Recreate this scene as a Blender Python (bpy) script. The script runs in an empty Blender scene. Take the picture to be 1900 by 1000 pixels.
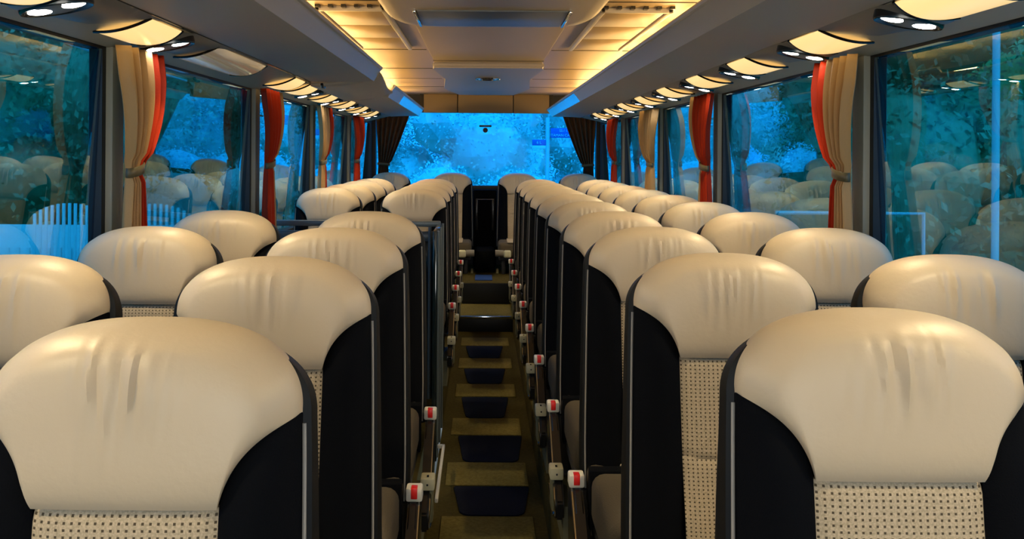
import bpy, bmesh, math, random
from mathutils import Vector, Matrix
from math import pi, sin, cos, sqrt, exp, radians

C = bpy.context.scene
COL = C.collection
ZC = 1.47                       # eye height above the aisle floor

# ------------------------------------------------------------------ camera
cam_data = bpy.data.cameras.new('camera')
cam = bpy.data.objects.new('camera', cam_data)
COL.objects.link(cam)
cam.location = (0, 0, ZC)
cam.rotation_euler = (Matrix.Rotation(radians(90), 4, 'X') @ Matrix.Rotation(radians(0.4), 4, 'Z')).to_euler()
cam_data.sensor_width = 36
cam_data.lens = 36 * 1700 / 1900
cam_data.shift_x = 55 / 1900
cam_data.shift_y = -213 / 1900
cam_data.clip_start = 0.05
cam_data.clip_end = 300
C.camera = cam

# ------------------------------------------------------------------ view
C.view_settings.view_transform = 'Standard'
C.view_settings.look = 'None'
C.view_settings.gamma = 1
C.view_settings.use_curve_mapping = False
C.view_settings.exposure = 0.55

# ------------------------------------------------------------------ world and daylight
w = bpy.data.worlds.new('overcast_sky')
C.world = w
w.use_nodes = True
bg = w.node_tree.nodes['Background']
bg.inputs[0].default_value = (0.72, 0.87, 1.0, 1)
bg.inputs[1].default_value = 1.5

def light(name, kind, loc, energy, color, rot=(0, 0, 0), size=None, size_y=None, angle=None):
    d = bpy.data.lights.new(name, kind)
    d.energy = energy
    d.color = color
    if size:
        d.size = size
        if size_y:
            d.shape = 'RECTANGLE'
            d.size_y = size_y
    if angle:
        d.angle = angle
    o = bpy.data.objects.new(name, d)
    COL.objects.link(o)
    o.location = loc
    o.rotation_euler = rot
    return o

light('sun', 'SUN', (0, 0, 30), 2.2, (1, 0.97, 0.9), (radians(38), radians(12), 0), angle=0.2)
# daylight entering through the windscreen behind the viewer
light('windscreen_daylight', 'AREA', (0.03, -2.9, ZC + 0.25), 36, (1.0, 0.93, 0.80),
      (radians(84), 0, 0), 2.1, 1.3)
# warm lamps lying in the luggage rack troughs, shining up on the ceiling
for sx, xc in ((1, 0.035), (-1, 0.035)):
    y = 0.9
    while y < 9.4:
        light('rack_lamp', 'AREA', (xc + sx * 0.92, y, ZC + 0.424), 1.9, (1.0, 0.64, 0.25),
              (radians(180), radians(-sx * 40), 0), 0.10, 0.34)
        y += 0.62

# ------------------------------------------------------------------ materials
def mat(name, color, rough=0.6, metal=0.0, spec=0.5, bump=None, noise=None, emit=None, sheen=0, coat=0):
    m = bpy.data.materials.new(name)
    m.use_nodes = True
    nt = m.node_tree
    p = nt.nodes['Principled BSDF']
    p.inputs['Base Color'].default_value = (*color, 1)
    p.inputs['Roughness'].default_value = rough
    p.inputs['Metallic'].default_value = metal
    p.inputs['Specular IOR Level'].default_value = spec
    if sheen:
        p.inputs['Sheen Weight'].default_value = sheen
    if coat:
        p.inputs['Coat Weight'].default_value = coat
        p.inputs['Coat Roughness'].default_value = 0.15
    if emit:
        p.inputs['Emission Color'].default_value = (*emit[0], 1)
        p.inputs['Emission Strength'].default_value = emit[1]
    tc = nt.nodes.new('ShaderNodeTexCoord')
    if noise:                                    # (scale, second colour, contrast low, high)
        n = nt.nodes.new('ShaderNodeTexNoise')
        n.inputs['Scale'].default_value = noise[0]
        n.inputs['Detail'].default_value = 5
        nt.links.new(tc.outputs['Object'], n.inputs['Vector'])
        r = nt.nodes.new('ShaderNodeValToRGB')
        r.color_ramp.elements[0].position = noise[2]
        r.color_ramp.elements[0].color = (*color, 1)
        r.color_ramp.elements[1].position = noise[3]
        r.color_ramp.elements[1].color = (*noise[1], 1)
        nt.links.new(n.outputs['Fac'], r.inputs['Fac'])
        nt.links.new(r.outputs['Color'], p.inputs['Base Color'])
    if bump:                                     # (scale, strength)
        n = nt.nodes.new('ShaderNodeTexNoise')
        n.inputs['Scale'].default_value = bump[0]
        n.inputs['Detail'].default_value = 3
        nt.links.new(tc.outputs['Object'], n.inputs['Vector'])
        b = nt.nodes.new('ShaderNodeBump')
        b.inputs['Strength'].default_value = bump[1]
        b.inputs['Distance'].default_value = 0.004
        nt.links.new(n.outputs['Fac'], b.inputs['Height'])
        nt.links.new(b.outputs['Normal'], p.inputs['Normal'])
    return m

M = {}
M['leather'] = mat('beige_leather', (0.60, 0.50, 0.355), 0.41, spec=0.42, bump=(90, 0.12),
                   noise=(5, (0.57, 0.475, 0.34), 0.35, 0.75))
M['black_fabric'] = mat('black_fabric', (0.0035, 0.0042, 0.006), 0.9, spec=0.06, bump=(400, 0.3))
M['black_plastic'] = mat('black_plastic', (0.005, 0.006, 0.007), 0.5, spec=0.25)
M['piping'] = mat('grey_piping', (0.30, 0.29, 0.27), 0.6)
M['cushion_side'] = mat('brown_cushion_fabric', (0.085, 0.068, 0.042), 0.8, bump=(250, 0.3))
M['chrome'] = mat('chrome', (0.75, 0.77, 0.8), 0.12, metal=1)
M['console'] = mat('grey_console_plastic', (0.014, 0.016, 0.02), 0.22, spec=0.6)
M['white_plastic'] = mat('white_plastic', (0.75, 0.74, 0.68), 0.4)
M['label'] = mat('cream_label', (0.72, 0.70, 0.50), 0.5)
M['red_button'] = mat('red_button', (0.75, 0.02, 0.02), 0.35)
M['base_metal'] = mat('dark_seat_base', (0.03, 0.03, 0.032), 0.45)
M['base_cover'] = mat('olive_seat_base_cover', (0.17, 0.17, 0.10), 0.6)
M['carpet'] = mat('olive_carpet', (0.085, 0.070, 0.022), 0.95, spec=0.1, bump=(300, 0.6),
                  noise=(60, (0.06, 0.048, 0.015), 0.35, 0.7))
M['carpet_lit'] = mat('olive_carpet_painted_lit', (0.22, 0.185, 0.06), 0.95, spec=0.1, bump=(300, 0.6),
                      noise=(80, (0.15, 0.125, 0.04), 0.35, 0.7))  # lighter copy of the olive carpet, coloured as if lit
M['navy_shade'] = mat('navy_shade', (0.004, 0.007, 0.022), 0.85, spec=0.15, bump=(200, 0.4))  # near-black navy standing for shade on the aisle floor
M['blue_mat'] = mat('blue_mat', (0.01, 0.05, 0.22), 0.7)
M['wall_grey'] = mat('grey_wall_trim', (0.34, 0.34, 0.28), 0.6, bump=(120, 0.1))
M['lower_wall'] = mat('dark_side_lining', (0.05, 0.05, 0.048), 0.8)
M['gasket'] = mat('black_rubber', (0.006, 0.008, 0.012), 0.5)
M['rack'] = mat('taupe_rack_lining', (0.52, 0.44, 0.32), 0.5, spec=0.5, bump=(300, 0.08))
M['rack_lip'] = mat('pale_rack_edge', (0.62, 0.57, 0.48), 0.35, spec=0.5)
M['rack_clear'] = mat('glossy_rack_edge_insert', (0.42, 0.46, 0.50), 0.10, spec=1.0, coat=1.0)
M['service'] = mat('taupe_service_panel', (0.52, 0.43, 0.28), 0.42, spec=0.5)
M['pod'] = mat('grey_light_pod', (0.26, 0.24, 0.20), 0.4)
M['lens_black'] = mat('black_lamp_bezel', (0.006, 0.006, 0.006), 0.18, spec=0.7)
M['lamp_white'] = mat('lit_reading_lamp', (1, 1, 1), 0.3, emit=((1.0, 0.96, 0.88), 14))
M['diffuser'] = mat('lit_amber_diffuser', (0.5, 0.4, 0.2), 0.3, emit=((1.0, 0.68, 0.27), 0.85), coat=0.5)
M['diffuser_faint'] = mat('glossy_glow_cover', (0.42, 0.36, 0.29), 0.10, spec=0.9, coat=0.8,
                        emit=((1.0, 0.70, 0.38), 0.12))  # faint warm glow put into the cover, which holds no lamp
M['ceiling'] = mat('beige_ceiling_lining', (0.50, 0.375, 0.19), 0.36, spec=0.5, bump=(14, 0.06))
M['ceiling_mid'] = mat('taupe_ceiling_panel', (0.46, 0.35, 0.18), 0.45, spec=0.4)
M['brown_header'] = mat('brown_header_lining', (0.34, 0.23, 0.105), 0.6, bump=(120, 0.1))
M['groove'] = mat('dark_joint', (0.035, 0.028, 0.018), 0.7)
M['monitor'] = mat('grey_screen_cover', (0.16, 0.18, 0.20), 0.35)
M['hatch'] = mat('pale_hatch_panel', (0.40, 0.35, 0.29), 0.38)
M['curtain_beige'] = mat('beige_satin', (0.47, 0.285, 0.115), 0.5, spec=0.3, bump=(160, 0.15))
M['curtain_red'] = mat('red_satin', (0.42, 0.026, 0.003), 0.6, spec=0.15, bump=(160, 0.15))
M['curtain_brown'] = mat('brown_satin', (0.10, 0.055, 0.025), 0.55, bump=(160, 0.15))
M['tieback'] = mat('dull_brass_tieback', (0.12, 0.10, 0.05), 0.4)
M['partition'] = mat('dark_glossy_partition', (0.012, 0.022, 0.024), 0.08, spec=0.8)
M['partition_rail'] = mat('grey_partition_rail', (0.13, 0.16, 0.17), 0.3, spec=0.6)
M['leaf'] = mat('leaf_green', (0.12, 0.24, 0.10), 0.6, noise=(0.7, (0.34, 0.48, 0.30), 0.4, 0.65))
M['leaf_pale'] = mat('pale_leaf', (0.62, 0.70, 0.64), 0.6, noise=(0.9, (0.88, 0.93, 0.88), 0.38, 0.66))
M['leaf_bright'] = mat('bright_leaf', (0.25, 0.62, 0.20), 0.6, noise=(1.2, (0.5, 0.9, 0.4), 0.4, 0.65))
M['bark'] = mat('bark', (0.10, 0.075, 0.05), 0.9, bump=(20, 0.5))
M['lawn'] = mat('lawn', (0.12, 0.2, 0.07), 0.9, noise=(0.6, (0.2, 0.28, 0.12), 0.35, 0.7))
M['tarmac'] = mat('pale_tarmac', (0.42, 0.44, 0.45), 0.9, noise=(3, (0.36, 0.37, 0.38), 0.3, 0.7))
M['white_paint'] = mat('white_paint', (0.85, 0.86, 0.88), 0.5)
M['pole'] = mat('pale_pole_metal', (0.75, 0.78, 0.8), 0.4)
M['sign_blue'] = mat('blue_sign', (0.02, 0.14, 0.5), 0.5)

# woven fabric with rows of small dark holes
def weave():
    m = mat('woven_beige_fabric', (0.50, 0.42, 0.31), 0.85, spec=0.15)
    nt = m.node_tree; N = nt.nodes; L = nt.links
    p = N['Principled BSDF']
    tc = N.new('ShaderNodeTexCoord')
    sep = N.new('ShaderNodeSeparateXYZ')
    L.new(tc.outputs['Object'], sep.inputs[0])
    def ma(op, a, b=None):
        n = N.new('ShaderNodeMath'); n.operation = op
        for k, v in enumerate((a, b)):
            if v is None: continue
            if isinstance(v, (int, float)): n.inputs[k].default_value = v
            else: L.new(v, n.inputs[k])
        return n.outputs[0]
    def cell(src, pitch, half):
        f = ma('FRACT', ma('DIVIDE', src, pitch))
        d = ma('ABSOLUTE', ma('SUBTRACT', f, 0.5))
        return ma('LESS_THAN', d, half), d
    cx, dx = cell(sep.outputs['X'], 0.0092, 0.17)
    cz, dz = cell(sep.outputs['Z'], 0.0078, 0.19)
    hole = ma('MULTIPLY', cx, cz)
    n = N.new('ShaderNodeTexNoise'); n.inputs['Scale'].default_value = 350
    L.new(tc.outputs['Object'], n.inputs['Vector'])
    r = N.new('ShaderNodeValToRGB')
    r.color_ramp.elements[0].color = (0.40, 0.33, 0.22, 1); r.color_ramp.elements[0].position = 0.3
    r.color_ramp.elements[1].color = (0.62, 0.51, 0.36, 1); r.color_ramp.elements[1].position = 0.7
    L.new(n.outputs['Fac'], r.inputs['Fac'])
    mx = N.new('ShaderNodeMix'); mx.data_type = 'RGBA'
    L.new(hole, mx.inputs[0]); L.new(r.outputs['Color'], mx.inputs[6])
    mx.inputs[7].default_value = (0.09, 0.07, 0.045, 1)
    L.new(mx.outputs[2], p.inputs['Base Color'])
    b = N.new('ShaderNodeBump'); b.inputs['Strength'].default_value = 0.6; b.inputs['Distance'].default_value = 0.002
    L.new(ma('ADD', ma('SUBTRACT', 1.0, hole), ma('MULTIPLY', n.outputs['Fac'], 0.5)), b.inputs['Height'])
    L.new(b.outputs['Normal'], p.inputs['Normal'])
    return m
M['weave'] = weave()

def glass(name, tint, base, gain, power):
    m = bpy.data.materials.new(name); m.use_nodes = True
    nt = m.node_tree; N = nt.nodes; L = nt.links
    N.remove(N['Principled BSDF'])
    out = N['Material Output']
    tr = N.new('ShaderNodeBsdfTransparent'); tr.inputs[0].default_value = (*tint, 1)
    gl = N.new('ShaderNodeBsdfGlossy'); gl.inputs['Roughness'].default_value = 0.0
    gl.inputs['Color'].default_value = (0.72, 0.92, 0.88, 1)
    lw = N.new('ShaderNodeLayerWeight'); lw.inputs[0].default_value = 0.5
    pw = N.new('ShaderNodeMath'); pw.operation = 'POWER'; pw.inputs[1].default_value = power
    L.new(lw.outputs['Facing'], pw.inputs[0])
    ml = N.new('ShaderNodeMath'); ml.operation = 'MULTIPLY_ADD'
    ml.inputs[1].default_value = gain; ml.inputs[2].default_value = base
    L.new(pw.outputs[0], ml.inputs[0])
    mx = N.new('ShaderNodeMixShader')
    L.new(ml.outputs[0], mx.inputs[0]); L.new(tr.outputs[0], mx.inputs[1]); L.new(gl.outputs[0], mx.inputs[2])
    L.new(mx.outputs[0], out.inputs[0])
    return m
M['side_glass'] = glass('teal_tinted_glass', (0.08, 0.47, 0.70), 0.04, 0.95, 3.0)
M['rear_glass'] = glass('blue_tinted_glass', (0.07, 0.55, 0.97), 0.002, 0.3, 5)

# ------------------------------------------------------------------ mesh helpers
class MB:
    def __init__(self): self.bm = bmesh.new()
    def box(self, x0, x1, y0, y1, z0, z1, bev=0, seg=2):
        vs = [self.bm.verts.new((x, y, z)) for x in (x0, x1) for y in (y0, y1) for z in (z0, z1)]
        fs = [(0, 1, 3, 2), (4, 6, 7, 5), (0, 4, 5, 1), (2, 3, 7, 6), (0, 2, 6, 4), (1, 5, 7, 3)]
        F = [self.bm.faces.new([vs[i] for i in f]) for f in fs]
        if bev:
            ed = list({e for f in F for e in f.edges})
            bmesh.ops.bevel(self.bm, geom=ed, offset=bev, segments=seg, profile=0.5, affect='EDGES')
        return self
    def grid(self, nu, nv, fn, close_u=False):
        rows = []
        for j in range(nv + 1):
            rows.append([self.bm.verts.new(fn(i / nu, j / nv)) for i in range(nu + (0 if close_u else 1))])
        n = nu if close_u else nu
        for j in range(nv):
            for i in range(n):
                i2 = (i + 1) % len(rows[j]) if close_u else i + 1
                q = [rows[j][i], rows[j][i2], rows[j + 1][i2], rows[j + 1][i]]
                try: self.bm.faces.new(q)
                except ValueError: pass
        return rows
    def prism(self, pts, axis, a, b):
        """extrude the polygon pts (2-D) between a and b along axis"""
        def V(p, t):
            return {'x': (t, p[0], p[1]), 'y': (p[0], t, p[1]), 'z': (p[0], p[1], t)}[axis]
        A = [self.bm.verts.new(V(p, a)) for p in pts]
        B = [self.bm.verts.new(V(p, b)) for p in pts]
        n = len(pts)
        self.bm.faces.new(A); self.bm.faces.new(B[::-1])
        for i in range(n):
            self.bm.faces.new([A[i], B[i], B[(i + 1) % n], A[(i + 1) % n]])
        return self
    def tube(self, pts, r, n=8, rx=None):
        pts = [Vector(p) for p in pts]
        rings = []
        for k, p in enumerate(pts):
            d = (pts[min(k + 1, len(pts) - 1)] - pts[max(k - 1, 0)]).normalized()
            up = Vector((0, 0, 1)) if abs(d.z) < 0.9 else Vector((1, 0, 0))
            a = d.cross(up).normalized(); b = a.cross(d).normalized()
            rr = r[k] if isinstance(r, (list, tuple)) else r
            rings.append([self.bm.verts.new(p + a * cos(2 * pi * i / n) * rr + b * sin(2 * pi * i / n) * (rx or rr)) for i in range(n)])
        for k in range(len(rings) - 1):
            for i in range(n):
                self.bm.faces.new([rings[k][i], rings[k][(i + 1) % n], rings[k + 1][(i + 1) % n], rings[k + 1][i]])
        self.bm.faces.new(rings[0][::-1]); self.bm.faces.new(rings[-1])
        return self
    def mesh(self, name, m, smooth=True, merge=True, fixn=True):
        if merge: bmesh.ops.remove_doubles(self.bm, verts=self.bm.verts, dist=0.00005)
        if fixn: bmesh.ops.recalc_face_normals(self.bm, faces=self.bm.faces)
        me = bpy.data.meshes.new(name)
        self.bm.to_mesh(me); self.bm.free()
        me.materials.append(m)
        if smooth:
            me.shade_smooth()
            try: me.set_sharp_from_angle(angle=radians(38))
            except Exception: pass
        return me
    def build(self, name, m, parent=None, smooth=True, fixn=True):
        o = bpy.data.objects.new(name, self.mesh(name, m, smooth, fixn=fixn))
        COL.objects.link(o)
        if parent: o.parent = parent
        return o

def tag(o, label=None, cat=None, group=None, kind=None):
    if label: o['label'] = label
    if cat: o['category'] = cat
    if group: o['group'] = group
    if kind: o['kind'] = kind
    return o
def empty(name, loc=(0, 0, 0), rz=0):
    o = bpy.data.objects.new(name, None)
    COL.objects.link(o)
    o.location = loc; o.rotation_euler = (0, 0, rz)
    o.empty_display_size = 0.1
    return o
def copy_tree(o, parent=None):
    kids = list(o.children)
    c = o.copy(); COL.objects.link(c); c.parent = parent
    for ch in kids: copy_tree(ch, c)
    return c
def struct(o):
    o['kind'] = 'structure'
    return o

XC = 0.035
WR, WL = 1.245, -1.17
REAR = 9.70
FRONT = -2.9

# ------------------------------------------------------------------ setting: floor
PAX0, PAX1 = -0.205, 0.265      # aisle edges
f = MB()
f.box(PAX0, PAX1, FRONT, 7.62, -0.05, 0)
f.build('floor', M['carpet']); struct(bpy.data.objects['floor'])
f = MB()
f.box(PAX1, WR, FRONT, 8.3, -0.05, 0.15, 0.008)
f.build('floor_platform_right', M['carpet']); struct(bpy.data.objects['floor_platform_right'])
f = MB()
f.box(WL, PAX0, FRONT, 3.72, -0.05, 0.15, 0.008)
f.box(WL, PAX0, 5.12, 8.3, -0.05, 0.15, 0.008)
for k in range(4):                                   # steps down to the middle door
    f.box(WL + 0.22 * k, WL + 0.22 * (k + 1), 3.72, 5.12, -0.9, -0.62 + 0.2 * k)
f.build('floor_platform_left', M['carpet']); struct(bpy.data.objects['floor_platform_left'])
f = MB(); f.box(PAX0, PAX1, 7.62, 8.3, -0.05, 0.12, 0.006)
struct(f.build('floor_step', M['carpet_lit']))
f = MB(); f.box(WL, WR, 8.3, REAR, -0.05, 0.31, 0.006)
struct(f.build('floor_rear_platform', M['carpet']))
f = MB(); f.box(PAX0 + 0.01, PAX1 - 0.01, 7.612, 7.635, 0.105, 0.128, 0.004)
struct(f.build('trim_1', M['chrome']))
f = MB(); f.box(-0.06, 0.10, 8.44, 8.80, 0.31, 0.318, 0.002)
tag(f.build('floor_mat', M['blue_mat']), 'small bright blue mat on the raised floor before the last row', 'mat')

for n_, yy, za, zb in ((2, 7.61, 0.0, 0.104), (3, 8.29, 0.12, 0.305)):
    f = MB(); f.box(PAX0 + 0.005, PAX1 - 0.005, yy - 0.004, yy + 0.006, za, zb, 0.002)
    struct(f.build(f'trim_riser_{n_}', M['gasket']))

# bars of light and dark shade patches painted down the aisle
def patch_outline(x0, x1, y0, y1, taper, r):
    pts = []
    for (cx, cy, a0) in ((x1 - taper - r, y0 + r, -90), (x1 - r * 0.3, y1 - r * 0.3, 0), (x0 + r * 0.3, y1 - r * 0.3, 90), (x0 + taper + r, y0 + r, 180)):
        rr = r if cy < (y0 + y1) / 2 else r * 0.3
        for k in range(5):
            a = radians(a0 + 22.5 * k)
            pts.append((cx + rr * cos(a), cy + rr * sin(a)))
    return pts
words = ['nearest', 'second', 'third', 'fourth', 'fifth', 'sixth', 'seventh', 'eighth', 'ninth', 'tenth']
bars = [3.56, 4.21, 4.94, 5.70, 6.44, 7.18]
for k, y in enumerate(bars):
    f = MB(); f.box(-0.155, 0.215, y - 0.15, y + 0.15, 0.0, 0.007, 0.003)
    tag(f.build('painted_light_bar', M['carpet_lit']), f'bar of light painted on olive carpet across the aisle, {words[k]} to the viewer', 'painted light bar', 'painted bars of light down the aisle')
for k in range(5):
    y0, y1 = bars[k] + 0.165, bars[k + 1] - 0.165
    f = MB(); f.prism(patch_outline(-0.115, 0.165 + (0.05 if k < 2 else 0), y0, y1, 0.03, 0.05), 'z', 0.0, 0.006)
    tag(f.build('painted_shade_patch', M['navy_shade']), f'navy shade patch with rounded corners painted in the aisle, {words[k]} to the viewer', 'mat', 'painted shade patches between the light bars')

# ------------------------------------------------------------------ setting: side walls, windows
WZ0, WZ1 = 0.98, ZC + 0.330
PILS = {'right': [3.00, 4.83, 6.38, 8.08], 'left': [2.90, 4.70, 6.28, 8.0]}
PW = 0.046
win = 0
for side, X in (('right', WR), ('left', WL)):
    s = 1 if side == 'right' else -1
    PIL = PILS[side]; edges = [FRONT + 0.3] + PIL + [REAR - 0.12]
    m = MB()
    a, b = sorted((X, X + s * 0.10))
    m.box(a, b, FRONT, REAR, -0.9 if side == 'left' else -0.05, WZ0)
    m.box(a, b, FRONT, REAR, WZ1, ZC + 0.75)
    m.box(a, b, FRONT, FRONT + 0.3, WZ0, WZ1)
    m.box(a, b, REAR - 0.12, REAR, WZ0, WZ1)
    struct(m.build('wall_' + side, M['lower_wall'], smooth=False))
    for i, py in enumerate(PIL):
        m = MB()
        a, b = sorted((X - s * 0.018, X + s * 0.06))
        m.box(a, b, py - PW, py + PW, WZ0, WZ1, 0.006)
        struct(m.build(f'trim_pillar_{side}_{i + 1}', M['wall_grey']))
    m = MB()
    a, b = sorted((X - s * 0.004, X + s * 0.05))
    m.box(a, b, FRONT, REAR, WZ0 - 0.05, WZ0 + 0.005, 0.01)
    struct(m.build('trim_sill_' + side, M['wall_grey']))
    # five windows each side
    for i in range(5):
        win += 1
        y0 = edges[i] + (PW if i else 0); y1 = edges[i + 1] - (PW if i < 4 else 0)
        xa, xb = sorted((X + s * 0.004, X + s * 0.044))
        m = MB(); g = 0.028
        m.box(xa, xb, y0, y0 + g, WZ0, WZ1); m.box(xa, xb, y1 - g, y1, WZ0, WZ1)
        m.box(xa, xb, y0 + g, y1 - g, WZ0, WZ0 + g); m.box(xa, xb, y0 + g, y1 - g, WZ1 - 0.012, WZ1)
        fr = struct(m.build(f'window_{win}', M['gasket'], smooth=False))
        m = MB(); xm = (xa + xb) / 2
        m.box(xm - 0.003, xm + 0.003, y0 + g, y1 - g, WZ0 + g, WZ1 - 0.012)
        for v_ in m.bm.verts: v_.co.x -= s * (v_.co.z - (WZ0 + WZ1) / 2) * 0.040
        m.build('window_pane', M['side_glass'], fr, smooth=False)

# rear wall and rear window
m = MB()
m.box(WL - 0.1, WR + 0.1, REAR, REAR + 0.1, -0.05, 1.135)
m.box(WL - 0.1, WR + 0.1, REAR, REAR + 0.1, ZC + 0.47, ZC + 0.8)
m.box(WL - 0.1, WL + 0.04, REAR, REAR + 0.1, 1.135, ZC + 0.47)
m.box(WR - 0.04, WR + 0.1, REAR, REAR + 0.1, 1.135, ZC + 0.47)
struct(m.build('wall_rear', M['gasket'], smooth=False))
m = MB(); m.box(WL + 0.04, WR - 0.04, REAR + 0.03, REAR + 0.036, 1.135, ZC + 0.47)
fr = struct(m.build('window_11', M['rear_glass'], smooth=False))
m = MB(); m.box(WL + 0.03, WR - 0.03, REAR - 0.03, REAR + 0.02, 1.09, 1.145, 0.012)
struct(m.build('trim_rear_sill', M['gasket']))
# windscreen end behind the viewer
m = MB()
m.box(WL - 0.1, WR + 0.1, FRONT - 0.1, FRONT, -0.05, 0.95)
m.box(WL - 0.1, WR + 0.1, FRONT - 0.1, FRONT, ZC + 0.6, ZC + 0.8)
struct(m.build('wall_front', M['lower_wall'], smooth=False))

# rear header: three brown panels
hx = [-0.62, -0.262, 0.32, 0.70]
for a, b, n, w_ in zip(hx[:-1], hx[1:], range(3), ('left', 'middle', 'right')):
    m = MB(); m.box(a + 0.004, b - 0.004, REAR - 0.12, REAR - 0.09, ZC + 0.435, ZC + 0.63, 0.006)
    tag(m.build('header_panel', M['brown_header']), f'brown lining panel above the rear window, {w_} of the three', 'panel', 'panels above the rear window')
m = MB(); m.box(-0.66, 0.74, REAR - 0.09, REAR - 0.01, ZC + 0.44, ZC + 0.63)
struct(m.build('trim_rear_header', M['groove']))

# ------------------------------------------------------------------ setting: ceiling
CZ = ZC + 0.63
m = MB()
pr = [(WL, CZ - 0.12), (WL + 0.12, CZ - 0.03), (-0.80, CZ), (0.87, CZ), (WR - 0.12, CZ - 0.03), (WR, CZ - 0.12), (WR, CZ + 0.05), (WL, CZ + 0.05)]
m.prism(pr, 'y', FRONT, REAR)
struct(m.build('ceiling', M['ceiling'], smooth=False))
for i, y in enumerate((2.1, 3.75, 5.5, 6.7, 7.6, 8.5)):     # joints across the side lining
    m = MB(); m.box(-0.9, -0.34, y, y + 0.012, CZ - 0.002, CZ + 0.002); m.box(0.41, 0.95, y, y + 0.012, CZ - 0.002, CZ + 0.002)
    struct(m.build(f'trim_ceiling_joint_{i + 1}', M['groove'], smooth=False))
m = MB(); m.box(-0.325, 0.395, FRONT + 0.1, 8.95, CZ - 0.018, CZ + 0.001, 0.008)
struct(m.build('trim_ceiling_panel', M['ceiling_mid']))
for i, y in enumerate((5.96,)):
    m = MB(); m.box(-0.325, 0.395, y, y + 0.012, CZ - 0.0195, CZ - 0.017)
    struct(m.build('trim_ceiling_panel_joint', M['groove'], smooth=False))

# dropped console with grey cover near the viewer
t = empty('ceiling_console', (XC, 3.4, CZ))
tag(t, 'rounded beige ceiling console with a grey flap, overhead in front of the roof panel', 'ceiling console')
m = MB()
def con(u, v):
    a = 2 * pi * u
    n = 5.0
    cx = abs(cos(a)) ** (2 / n) * (1 if cos(a) >= 0 else -1); cy = abs(sin(a)) ** (2 / n) * (1 if sin(a) >= 0 else -1)
    sc, z = [(1.04, -0.015), (1.03, -0.04), (1.0, -0.062), (0.95, -0.075), (0.86, -0.078), (0.0, -0.078)][min(5, int(v * 5 + 0.5))]
    return (0.425 * sc * cx, (0.62 * sc * cy), z)
m.grid(64, 5, con, close_u=True)
m.build('housing', M['ceiling'], t)
m = MB(); m.box(-0.29, 0.29, 0.10, 0.50, -0.084, -0.077, 0.003)
fl = m.build('flap', M['monitor'], t)
for x in (-0.305, 0.294):
    m = MB(); m.box(x, x + 0.011, 0.10, 0.50, -0.088, -0.077, 0.002)
    m.build('flap_trim', M['chrome'], fl)

# rear roof hatch
t = empty('roof_hatch', (XC, 6.05, CZ))
tag(t, 'pale roof hatch panel with an oval handle, at the rear of the ceiling', 'roof hatch')
m = MB()
hp = [(-0.37, 0), (0.37, 0), (0.37, 0.10), (0.32, 0.9), (0.37, 1.9), (0.27, 2.75), (-0.27, 2.75), (-0.37, 1.9), (-0.32, 0.9), (-0.37, 0.10)]
m.prism([(x, y) for x, y in hp], 'z', -0.058, -0.016)
bmesh.ops.bevel(m.bm, geom=[e for e in m.bm.edges], offset=0.012, segments=3, affect='EDGES')
m.build('hatch_panel', M['hatch'], t)
m = MB()
m.tube([(0.085 * cos(a) , 0.80 + 0.075 * sin(a), -0.064) for a in [2 * pi * k / 28 for k in range(29)]], 0.008, 8)
h = m.build('hatch_handle', M['chrome'], t)

# ceiling vents (left and right of the console)
def vent(x0, x1, word):
    t = empty('ceiling_vent', ((x0 + x1) / 2, 4.6, CZ))
    tag(t, f'three section beige ceiling vent, {word} of the ceiling console', 'vent', 'vents in the ceiling lining')
    w2 = (x1 - x0) / 2
    m = MB()
    for a, b in ((-w2, -w2 + 0.022), (w2 - 0.022, w2)):
        m.box(a, b, -0.7, 0.75, -0.022, 0.0, 0.004)
    m.box(-w2, w2, -0.7, -0.68, -0.022, 0, 0.004)
    m.build('frame', M['rack_lip'], t)
    for k in range(3):
        y0 = -0.66 + 0.47 * k
        m = MB(); m.box(-w2 + 0.026, w2 - 0.026, y0, y0 + 0.45, -0.014, -0.001, 0.005)
        m.build('vent_flap', M['ceiling'], t)
    for k in range(6):
        x = -w2 + 0.01 + k * (2 * w2 - 0.03) / 5
        m = MB(); m.box(x, x + 0.018, -0.745, -0.705, -0.012, 0)
        m.build('slot', M['lens_black'], t)
vent(-0.72, -0.415, 'left'); vent(0.50, 0.81, 'right')

# ------------------------------------------------------------------ luggage racks
def rack(pts_lip, pts_belly, y0, y1, label, clear=None, seams=()):
    t = empty('luggage_rack', ((pts_belly[0][0] + pts_belly[-1][0]) / 2, y0, ZC + pts_belly[-1][1]))
    tag(t, label, 'luggage rack')
    ox, oy, oz = t.location
    def sheet(pts, th, name, material, ya, yb):
        m = MB()
        P = [(x - ox, ZC + z - oz) for x, z in pts]
        Q = [(x, z + th) for x, z in P][::-1]
        m.prism(P + Q, 'y', ya - oy, yb - oy)
        return m.build(name, material, t)
    belly = sheet(pts_belly, 0.022, 'underside', M['rack'], y0, y1)
    lip = sheet(pts_lip, 0.020, 'front_edge', M['rack_lip'], y0, y1 if not clear else clear)
    if clear:
        sheet(pts_lip, 0.020, 'glossy_edge_end', M['rack_clear'], clear, y1)
    m = MB()                                   # thin bead along the top of the edge
    a, b = pts_lip[0]
    m.tube([(a - ox, y0 - oy, ZC + b - oz + 0.012), (a - ox, y1 - oy, ZC + b - oz + 0.012)], 0.010, 8)
    m.build('edge_bead', M['rack_lip'], t)
    for sy in seams:
        m = MB()
        P = [(x - ox, ZC + z - oz - 0.001) for x, z in pts_belly]; Q = [(x, z + 0.004) for x, z in P][::-1]
        m.prism(P + Q, 'y', sy - oy, sy + 0.006 - oy)
        m.build('joint', M['groove'], t)
    return t
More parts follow.
